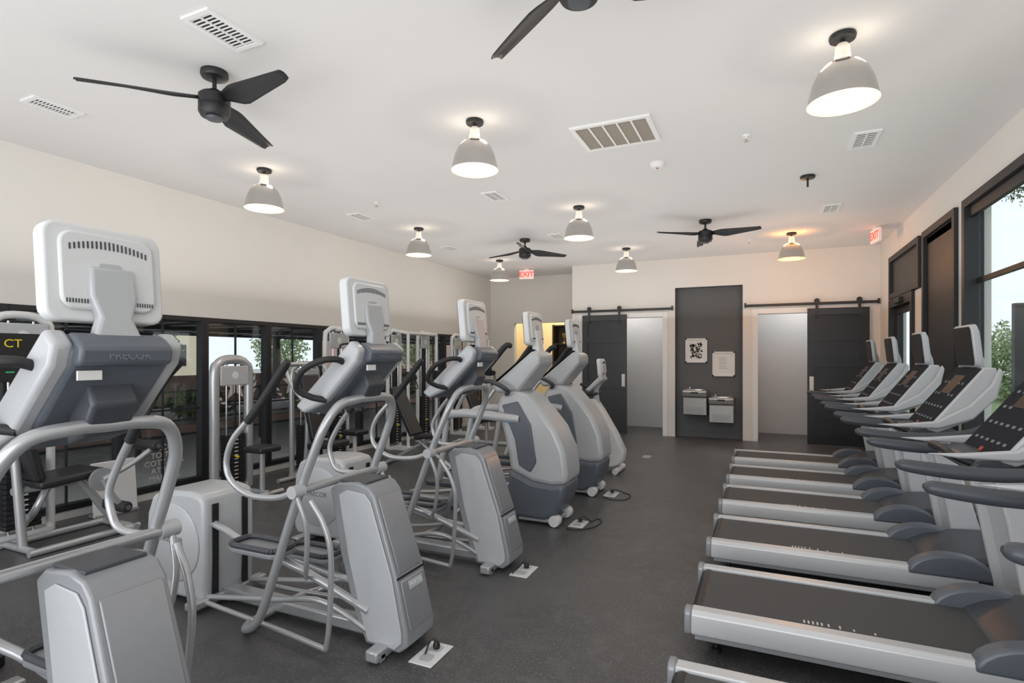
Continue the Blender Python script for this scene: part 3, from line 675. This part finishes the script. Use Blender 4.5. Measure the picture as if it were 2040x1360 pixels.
B().prism([(.22, -.03), (.22, .03), (.0, .08), (-.12, .13), (-.16, .0), (-.12, -.13), (.0, -.08)], .86, .93, 'z').build('seat', VINYL, t, bev=.03, seg=3)
B().tube([(-.35, -.27, .035), (-.35, .27, .035)], .035, 12, 1).build('rear_foot', SHELL, t)
B().tube([(.93, -.24, .04), (.93, .24, .04)], .04, 12, 1).build('front_foot', WHITE, t)

# ------------------------------------------------------------------ floor outlets with cords
for i, (x, y, lb) in enumerate([(-1.62, 2.52, 'white floor outlet plate beside the second elliptical trainer'), (-1.62, 3.78, 'white floor outlet plate beside the third elliptical trainer'),
                     (-1.60, 5.06, 'white floor outlet plate before the nearer tall cross trainer'), (-1.60, 6.3, 'white floor outlet plate before the farther tall cross trainer'),
                     (-1.68, 8.9, 'small floor outlet plate on the bare floor near the sliding doors')]):
    t = thing('floor_outlet', lb, 'floor outlet', (x, y, 0), 0, 'floor outlet plates')
    b = B(); b.bx(-.07, .07, -.115, .115, 0, .008); b.build('cover_plate', STEEL if i == 4 else WHITE, t, bev=.003)
    for s in (-.05, .05):
        b = B(); b.prism(rrect(.07, .07, .02, 4, (0, s)), .0085, .011, 'z'); b.build('socket', SHELL, t)
cords = [((-1.60, 5.06), [(0, .05, .045), (.03, .07, .06), (.09, .12, .008), (.12, .22, .008), (.18, .16, .008), (.16, -.05, .008), (.06, -.18, .008), (-.03, -.20, .008), (-.06, -.17, .008)], 'black looping power cord at the nearer tall cross trainer'),
         ((-1.60, 6.3), [(0, .05, .045), (.05, .06, .05), (.12, .12, .008), (.22, .02, .008), (.20, -.18, .008), (.06, -.24, .008), (-.03, -.18, .008), (-.06, -.15, .008)], 'black looping power cord at the farther tall cross trainer'),
         ((-1.62, 2.52), [(0, .05, .045), (-.02, .05, .06), (-.035, .03, .04), (-.03, .0, .02), (-.02, -.03, .018)], 'short black power plug in the outlet by the second elliptical'),
         ((-1.62, 3.78), [(0, .05, .045), (-.02, .05, .06), (-.04, .03, .03), (-.05, -.05, .018), (-.05, -.10, .018)], 'short black power cord in the outlet by the third elliptical')]
for (x, y), pts, lb in cords:
    t = thing('power_cord', lb, 'power cord', (x, y, 0), 0, 'black power cords on the floor')
    B().lathe([(0, .0115), (.018, .0115), (.02, .03), (.012, .05), (0, .055)], (0, .05, 0), 14, cap=False).build('plug', BLACK, t)
    B().tube(pts, .005, 8).build('cable', BLACK, t)

# ------------------------------------------------------------------ strength machines
def tower(t, x, y, h, w_=.46, stack=.70, r=.034):
    f = B(); pts = [(x, y-w_/2, .02), (x, y-w_/2, h*.5), (x, y-w_/2, h-.16), (x, y-w_/2+.05, h-.05), (x, y-w_/2+.14, h), (x, y+w_/2-.14, h), (x, y+w_/2-.05, h-.05), (x, y+w_/2, h-.16), (x, y+w_/2, h*.5), (x, y+w_/2, .02)]
    f.tube(pts, r, 12, 4); f.bx(x-.05, x+.05, y-w_/2, y+w_/2, .0, .06)
    f.build('tower_frame', WHITE if h > 1.7 else SILVER, t)
    b = B(); z = .10; n = int(stack/.045)
    for k in range(n): b.bx(x-.03, x+.07, y-.13, y+.13, z, z+.040); z += .045
    b.build('weight_stack', BLACK, t, bev=.003)
    b = B()
    for k in range(n): b.bx(x+.0705, x+.0715, y-.02, y+.03, .115+k*.045, .127+k*.045)
    b.build('plate_numbers', PRINT, t, smooth=False)
    for s in (-1, 1): B().cyl((x+.02, y+s*.09, .06), (x+.02, y+s*.09, h-.05), .010, 10).build('guide_rod', CHROME, t)
    B().cyl((x+.02, y, z), (x+.02, y, h-.15), .004, 6).build('cable', BLACK, t)
    B().bx(x+.03, x+.06, y-w_/2+.04, y+w_/2-.04, h-.30, h-.07).build('top_shield', SHELL, t, bev=.01)
    b = B(); b.lathe([(0, 0), (.045, .0), (.045, .004), (0, .005)], (x+.061, y, h-.18), 24, 'x', cap=False); b.build('round_emblem', WHITE, t)
    b = B(); b.cyl((x+.07, y, .42), (x+.115, y, .42), .012, 12); b.build('selector_pin', YEL, t)
def pad(t, c, d, rx=0, ry=0, name='pad'):
    b = B(); b.box((0, 0, 0), d); b.xf(Matrix.Translation(Vector(c)) @ Matrix.Rotation(rx, 4, 'X') @ Matrix.Rotation(ry, 4, 'Y')); return b.build(name, VINYL, t, bev=.025, seg=3)
def roller(t, c, L, r=.05, axis='x'):
    b = B(); v = Vector((1, 0, 0)) if axis == 'x' else Vector((0, 1, 0)); C = Vector(c)
    b.lathe([(0, -L/2), (r*.8, -L/2), (r, -L/2+.015), (r, L/2-.015), (r*.8, L/2), (0, L/2)], c, 20, axis, cap=False); o = b.build('foam_roller', RUB, t)
    b = B(); b.cyl(C-v*(L/2+.012), C+v*(L/2+.012), r*.45, 14); b.build('roller_hub', CHROME, o)
t = thing('leg_extension_machine', 'leg extension machine with black foam rollers at the lower left window', 'leg machine', (-5.55, 2.75, 0))
tower(t, -.40, -.12, 1.96, .46, .6)
pad(t, (0, .0, .56), (.42, .50, .07), R(4), 0, 'seat'); pad(t, (0, -.30, .85), (.42, .07, .55), R(14), 0, 'backrest')
b = B(); b.tube([(-.2, -.35, .03), (-.2, .5, .03)], .03, 10, 1); b.tube([(.25, -.35, .03), (.25, .5, .03)], .03, 10, 1); b.tube([(-.2, -.3, .03), (.25, -.3, .03)], .03, 10, 1); b.tube([(-.2, .45, .03), (.3, .45, .03)], .03, 10, 1)
b.tube([(.05, .42, .04), (.03, .12, .52)], .035, 10, 1); b.tube([(.05, -.3, .04), (.0, -.33, .8)], .035, 10, 1); b.tube([(.0, .2, .5), (.0, -.35, .5)], .03, 10, 1); b.tube([(-.4, -.12, .1), (0, -.2, .3), (0, -.1, .5)], .03, 10, 3)
b.build('frame', SILVER, t)
b = B(); b.tube([(.28, .18, .52), (.30, .40, .62), (.30, .60, .74)], .024, 10, 3); b.tube([(.28, .18, .52), (.28, .26, .35), (.28, .34, .25)], .024, 10, 3); b.build('lever_arm', SILVER, t)
roller(t, (.20, .60, .76), .34); roller(t, (.2, .33, .25), .34)
b = B(); b.lathe([(0, 0), (.10, 0), (.10, .03), (0, .03)], (.24, .18, .52), 24, 'x', cap=False); b.build('cam', SHELLD, t)
pl = B().bx(-.35, -.33, -.33, .10, 1.38, 1.80).build('placard', BLACK, t, bev=.004)
text('CT', .10, YEL, pl, (-.327, -.20, 1.71), FX, 'placard_lettering')
for k, (mt, zz) in enumerate(((YEL, 1.58), (REDP, 1.52), (GREEN, 1.46))): B().bx(-.329, -.327, -.25, -.13-.03*k, zz, zz+.012).build('placard_stripe', mt, pl)
t = thing('floor_sign', 'white blank board leaning low against the left window', 'sign board', (-6.02, 3.45, 0))
B().box((0, 0, .27), (.03, .42, .54), Matrix.Rotation(R(-6), 4, 'Y')).build('panel', WHITE, t, bev=.01)
B().bx(-.08, .08, -.2, .2, 0, .03).build('foot', SHELLD, t, bev=.006)
t = thing('weight_stack_machine', 'silver arched weight stack tower behind the second elliptical trainer', 'weight machine', (-5.75, 4.6, 0))
tower(t, 0, 0, 1.56, .46, .62, .055)
b = B(); b.tube([(0, 0, .04), (.62, 0, .04)], .03, 10, 1); b.tube([(.6, -.2, .03), (.6, .2, .03)], .028, 10, 1); b.tube([(.5, 0, .04), (.5, 0, .5)], .03, 10, 1); b.build('frame', SILVER, t)
pad(t, (.5, 0, .54), (.30, .30, .07), 0, 0, 'seat')
t = thing('seated_press_machine', 'seated press machine with black pads left of the second elliptical', 'weight machine', (-5.05, 5.45, 0))
tower(t, -.65, .25, 1.5, .46, .6)
pad(t, (0, 0, .48), (.40, .36, .08), 0, R(-5), 'seat'); pad(t, (-.24, 0, .95), (.08, .30, .85), 0, R(-14), 'backrest')
b = B(); b.tube([(-.65, 0, .03), (.45, 0, .03)], .035, 10, 1); b.tube([(.4, -.3, .03), (.4, .3, .03)], .03, 10, 1); b.tube([(-.5, -.35, .03), (-.5, .4, .03)], .03, 10, 1)
b.tube([(.05, 0, .04), (0, 0, .45)], .035, 10, 1); b.tube([(-.4, 0, .03), (-.35, 0, .7), (-.42, 0, 1.5)], .035, 10, 3); b.tube([(-.42, -.35, 1.5), (-.42, .35, 1.5)], .03, 10, 1); b.build('frame', SILVER, t)
for s in (-1, 1):
    a = B().tube([(-.42, s*.33, 1.5), (-.2, s*.38, 1.2), (.1, s*.36, .95), (.28, s*.28, .9)], .022).build('press_arm', SILVER, t)
    B().tube([(.18, s*.34, .92), (.3, s*.25, .9), (.32, s*.12, .9)], .025).build('grip', RUB, a)
t = thing('incline_bench', 'black padded incline bench between the second and third ellipticals', 'bench', (-4.5, 6.75, 0))
pad(t, (.12, 0, .46), (.36, .28, .07), 0, R(-8), 'seat'); pad(t, (-.28, 0, .80), (.08, .28, .78), 0, R(-28), 'backrest')
b = B(); b.tube([(-.6, -.25, .025), (-.6, .25, .025)], .025, 10, 1); b.tube([(.5, -.25, .025), (.5, .25, .025)], .025, 10, 1); b.tube([(-.6, 0, .03), (.15, 0, .42)], .028, 10, 1); b.tube([(.5, 0, .03), (-.1, 0, .42), (-.35, 0, .85)], .028, 10, 3); b.build('frame', SILVER, t)
t = thing('pulldown_machine', 'tall white arched pulldown tower behind the second elliptical console', 'weight machine', (-5.8, 6.42, 0))
tower(t, 0, 0, 2.02, .46, .7)
b = B(); b.tube([(0, 0, 2.0), (.3, 0, 2.0), (.45, 0, 1.96)], .03, 10, 3); b.tube([(.0, 0, .03), (.45, 0, .03)], .03, 10, 1); b.tube([(.35, 0, .03), (.35, 0, .45)], .03, 10, 1); b.build('frame', WHITE, t)
pad(t, (.35, 0, .49), (.30, .28, .07), 0, 0, 'seat')
B().tube([(.42, -.4, 1.72), (.42, -.3, 1.78), (.42, .3, 1.78), (.42, .4, 1.72)], .014).build('pull_bar', BLACK, t)
def cable(x, y, label, wd):
    t = thing('cable_machine', label, 'cable machine', (x, y, 0), 0, 'white framed cable machines')
    for s in (-1, 1):
        tower(t, -.1, s*wd/2, 2.05, .34, .8)
        b = B(); b.tube([(.2, s*wd/2, .02), (.2, s*wd/2, 2.0)], .028, 10, 1); b.build('column', WHITE, t)
        c = B().bx(.15, .27, s*wd/2-.05, s*wd/2+.05, 1.18, 1.34).build('carriage', BLACK, t, bev=.01)
        b = B(); b.lathe([(0, -.015), (.055, -.015), (.05, 0), (.055, .015), (0, .015)], (.32, s*wd/2, 1.24), 20, 'y', cap=False); b.build('pulley', BLACK, c)
        B().tube([(.36, s*wd/2-.06, 1.06), (.34, s*wd/2, 1.20), (.36, s*wd/2+.06, 1.06), (.36, s*wd/2-.06, 1.06)], .009, 8, 3).build('handle', RUB, t)
        B().bx(-.15, .3, s*wd/2-.1, s*wd/2+.1, 0, .05).build('base_plate', WHITE, t)
        B().tube([(-.1, s*wd/2, 2.05), (.2, s*wd/2, 2.0)], .03, 10, 1).build('top_link', WHITE, t)
    B().tube([(.2, -wd/2, 2.0), (.2, wd/2, 2.0)], .03, 10, 1).build('cross_bar', WHITE, t)
cable(-5.75, 8.35, 'white framed cable machine behind the third elliptical monitor', .9)
cable(-5.7, 10.4, 'white framed cable machine at the far end of the left windows', .9)
t = thing('leg_press_machine', 'seated leg machine with black pads behind the third elliptical', 'weight machine', (-4.6, 9.0, 0))
pad(t, (0, 0, .45), (.42, .36, .08), 0, R(-8), 'seat'); pad(t, (-.28, 0, .8), (.08, .34, .65), 0, R(-22), 'backrest')
b = B(); b.tube([(-.6, 0, .03), (.8, 0, .03)], .04, 10, 1); b.tube([(-.55, -.3, .03), (-.55, .3, .03)], .03, 10, 1); b.tube([(.8, -.3, .03), (.8, .3, .03)], .03, 10, 1); b.tube([(-.35, 0, .03), (-.35, 0, .7)], .035, 10, 1); b.tube([(0, 0, .03), (0, 0, .42)], .035, 10, 1); b.tube([(.7, 0, .03), (.75, 0, .85)], .035, 10, 1); b.build('frame', SILVER, t)
B().box((.70, 0, .75), (.04, .5, .4), Matrix.Rotation(R(12), 4, 'Y')).build('foot_plate', SHELLD, t, bev=.01)

t = thing('trophy_cabinet', 'dark wooden cabinet with a gold trophy in the far passage', 'cabinet', (-4.42, 13.3, 0))
b = B(); b.bx(-.42, -.38, -.2, .2, 0, 2.4); b.bx(.38, .42, -.2, .2, 0, 2.4); b.bx(-.38, .38, .16, .2, 0, 2.4)
for z in (0.02, .5, 1.0, 1.45, 1.9, 2.36): b.bx(-.38, .38, -.2, .16, z, z+.03)
b.build('body', WOODD, t, smooth=False)
for i, (x, z) in enumerate(((-.15, 1.93), (.15, 1.48), (-.2, 1.03))):
    tt = thing('trophy', ['gold cup trophy on the top shelf of the dark cabinet', 'gold cup trophy on the middle shelf of the dark cabinet', 'gold cup trophy on the lower shelf of the dark cabinet'][i], 'trophy', (-4.42+x, 13.25, z), 0, 'trophies in the dark cabinet')
    B().lathe([(0, 0), (.06, 0), (.06, .03), (.015, .05), (.015, .12), (.05, .17), (.075, .26), (.07, .26), (.0, .18)], cap=False, n=20).build('cup', GOLD, tt)
light('POINT', 'passage_light', (-5.0, 13.4, 3.1), 45, (1, .88, .68), .2)
for x in (-2.7, .75): light('POINT', 'closet_light', (x, 12.1, 2.9), 20, (1, .96, .92), .25)

# ------------------------------------------------------------------ outdoors
struct(B().bx(-60, XL-.2, -30, 60, -.12, -.02).build('ground_terrace', CONC, smooth=False), 'pale paving outside the left windows')
struct(B().bx(XR+.2, 60, -30, 60, -.6, -.5).build('ground_lawn', GRASS, smooth=False), 'lawn outside the right windows')
o = B().bx(-11.6, -11.3, -10, 40, -.02, .12).build('trim_kerb', BRICKR, smooth=False); struct(o)
struct(B().bx(-18.2, -18.0, -10, 60, -.02, .95).build('wall_terrace', BRICK, smooth=False), 'low warm brick terrace wall outside the left windows')
t = thing('porch_roof', 'dark boarded porch roof with pale strips painted as lit slat gaps outside the left windows', 'porch roof', (-10, 8, 0))
b = B()
for k in range(4): b.bx(-7.5+k*3.4-.06, -7.5+k*3.4+.06, -12, 30, 2.30, 2.401)
b.build('beams', PERG, t, smooth=False)
B().bx(-8, 2.9, -12, 30, 2.40, 2.44).build('roof_boards', PERG, t, smooth=False)
b = B()
for k in range(42): b.bx(-7.9, 2.8, -11.6+k, -11.50+k, 2.385, 2.3995)
b.build('painted_gaps', GAPLIT, t, smooth=False)  # pale strips on a solid roof, painted in place of lit slat gaps
for k in range(7): B().bx(-7.6, -7.4, -10+k*6-.1, -10+k*6+.1, -.02, 2.30).build('post', PERG, t, smooth=False)
t = thing('terrace_railing', 'black horizontal bar railing outside the left windows', 'railing', (-9.2, 8, -.02))
b = B()
for z in (.25, .5, .75, 1.0): b.bx(-.02, .02, -12, 22, z, z+.035)
b.build('bars', FRAME, t, smooth=False)
for k in range(15): B().bx(-.03, .03, -12+k*2.4, -11.94+k*2.4, 0, 1.06).build('post', FRAME, t, smooth=False)
def tree(x, y, z0, h, r, mat, label, n=2600, trunk=True, name='tree', cate='tree', sz=1, group=None, leaf=.09):
    t = thing(name, label, cate, (x, y, z0), 0, group); rnd = random.Random(int(x*13+y*7)); b = B()
    cz = h-r*sz if trunk else h/2
    for k in range(n):
        a = rnd.uniform(0, 2*PI); c = rnd.uniform(-1, 1); q = rnd.uniform(.55, 1.0)*(1+.15*math.sin(3*a+4*c))
        rr = math.sqrt(1-c*c)*r*q; p = Vector((rr*math.cos(a), rr*math.sin(a), cz+c*q*(r*sz if trunk else h/2)))
        L = leaf*rnd.uniform(.7, 1.5); u = Vector((rnd.gauss(0, 1), rnd.gauss(0, 1), rnd.gauss(0, 1))).normalized(); v = u.orthogonal().normalized()
        b.bm.faces.new([b.bm.verts.new(p+u*L), b.bm.verts.new(p+v*L*.5), b.bm.verts.new(p-u*L), b.bm.verts.new(p-v*L*.5)])
    b.build('foliage', mat, t, smooth=False)
    if trunk: B().tube([(0, 0, 0), (.05, 0, h*.3), (0, .05, h*.7)], [.12, .09, .05], 8, 3).build('trunk', BARK, t)
for i, (x, y, h, r, m, lb) in enumerate([(-12.8, 6.5, .7, .6, LEAF2, 'low green shrub outside, nearest in the left windows'), (-13, 9.5, .8, .7, LEAF1, 'low dark shrub outside the second left window bay'),
    (-12.8, 13, .8, .7, LEAF2, 'light green shrub outside the middle left windows'), (-12.8, 17.5, .9, .8, LEAF1, 'dark green shrub outside the far left windows'), (-12.8, 22, .9, .8, LEAF2, 'light green shrub farthest along the terrace kerb')]):
    tree(x, y, -.02, h, r, m, lb, 1300, False, 'shrub', 'shrub', leaf=.07)
for i, (x, y, h, r, m, lb) in enumerate([(-23, 7.5, 3.2, 1.2, LEAF2, 'small leafy tree beyond the terrace, first from the left'), (-24, 15, 3.4, 1.3, LEAF1, 'dark leafy tree beyond the terrace behind the weight tower'),
    (-26, 24, 3.6, 1.5, LEAF2, 'light leafy tree beyond the terrace in the middle windows'), (-23, 34, 3.8, 1.6, LEAF1, 'dark leafy tree beyond the terrace, farthest right')]):
    tree(x, y, -.02, h, r, m, lb, 2200)
t = thing('building', 'yellow stucco house far beyond the left windows', 'building', (-38, 18, -.02))
B().bx(-3, 3, -8, 8, 0, 4).build('wall', STUCCO, t, smooth=False)
B().prism([(-3.4, 4), (3.4, 4), (0, 5.6)], -8.4, 8.4).build('roof', BRICK, t, smooth=False)
for y in (-6, -3, 0, 3, 6): B().bx(3.0, 3.05, y-.5, y+.5, 1.0, 2.4).build('window', SCREEN, t, smooth=False)
t = thing('building', 'brown brick house far beyond the left windows', 'building', (-34, 46, -.02))
B().bx(-4, 4, -7, 7, 0, 4).build('wall', BRICK, t, smooth=False)
B().prism([(-4.4, 4), (4.4, 4), (0, 5.8)], -7.4, 7.4).build('roof', PERG, t, smooth=False)
for y in (-5, -2, 2, 5): B().bx(4.0, 4.05, y-.5, y+.5, 1.0, 2.4).build('window', SCREEN, t, smooth=False)
tree(12.5, 34, -.5, 4.0, 3.8, LEAF2, 'broad green tree low in the right window', 9000, True, sz=.6, leaf=.11)
tree(24, 50, -.5, 5.4, 4.0, LEAF1, 'darker green tree behind in the right window', 6000, True, sz=.7, leaf=.14)
tree(7.2, 17.5, -.5, 8.4, 2.1, LEAF1, 'tree crown hanging at the top of the right window', 9000, True, leaf=.05, sz=.7)
t = thing('caged_lamp', 'caged industrial lamp on a dark post outside the right window', 'outdoor lamp', (3.05, 9.35, 0))
B().bx(-.05, .05, -.05, .05, -.5, 2.3).build('post', FRAME, t, smooth=False)
B().lathe([(0, 0), (.05, 0), (.06, .06), (.06, .1), (0, .1)], (.05, 0, 2.15), 18, 'x', cap=False).build('lamp_base', SHELLD, t)
B().lathe([(0, .1), (.055, .1), (.055, .22), (.03, .27), (0, .28)], (.05, 0, 2.15), 18, 'x', cap=False).build('lamp_glass', SHELL, t)
b = B()
for k in range(6): a = k*PI/3; b.tube([(.14, .065*math.cos(a), 2.15+.065*math.sin(a)), (.28, .065*math.cos(a), 2.15+.065*math.sin(a)), (.35, .0, 2.15)], .005, 6, 3)
b.build('lamp_cage', FRAME, t)

# ------------------------------------------------------------------ sky light and added fill lamps
wd = bpy.data.worlds.new('world'); S.world = wd; wd.use_nodes = True; nt = wd.node_tree
bg = nt.nodes['Background']; bg.inputs[0].default_value = (.84, .92, 1, 1); bg.inputs[1].default_value = .95
light('AREA', 'added_ceiling_fill', (-2.2, 4.8, 2.35), 128, (1, .975, .955), 7.6, (R(180), 0, 0), 13.0)  # added up-facing lamp hung mid-room to brighten the ceiling
light('AREA', 'added_front_fill', (-2.2, Y0+.1, 1.6), 125, (1, .985, .97), 7.8, (R(84), 0, 0), 3.0)  # added fill lamp behind the camera, at the open end of the room
S.view_settings.view_transform = 'Standard'; S.view_settings.exposure = 0.46; S.view_settings.look = 'None'
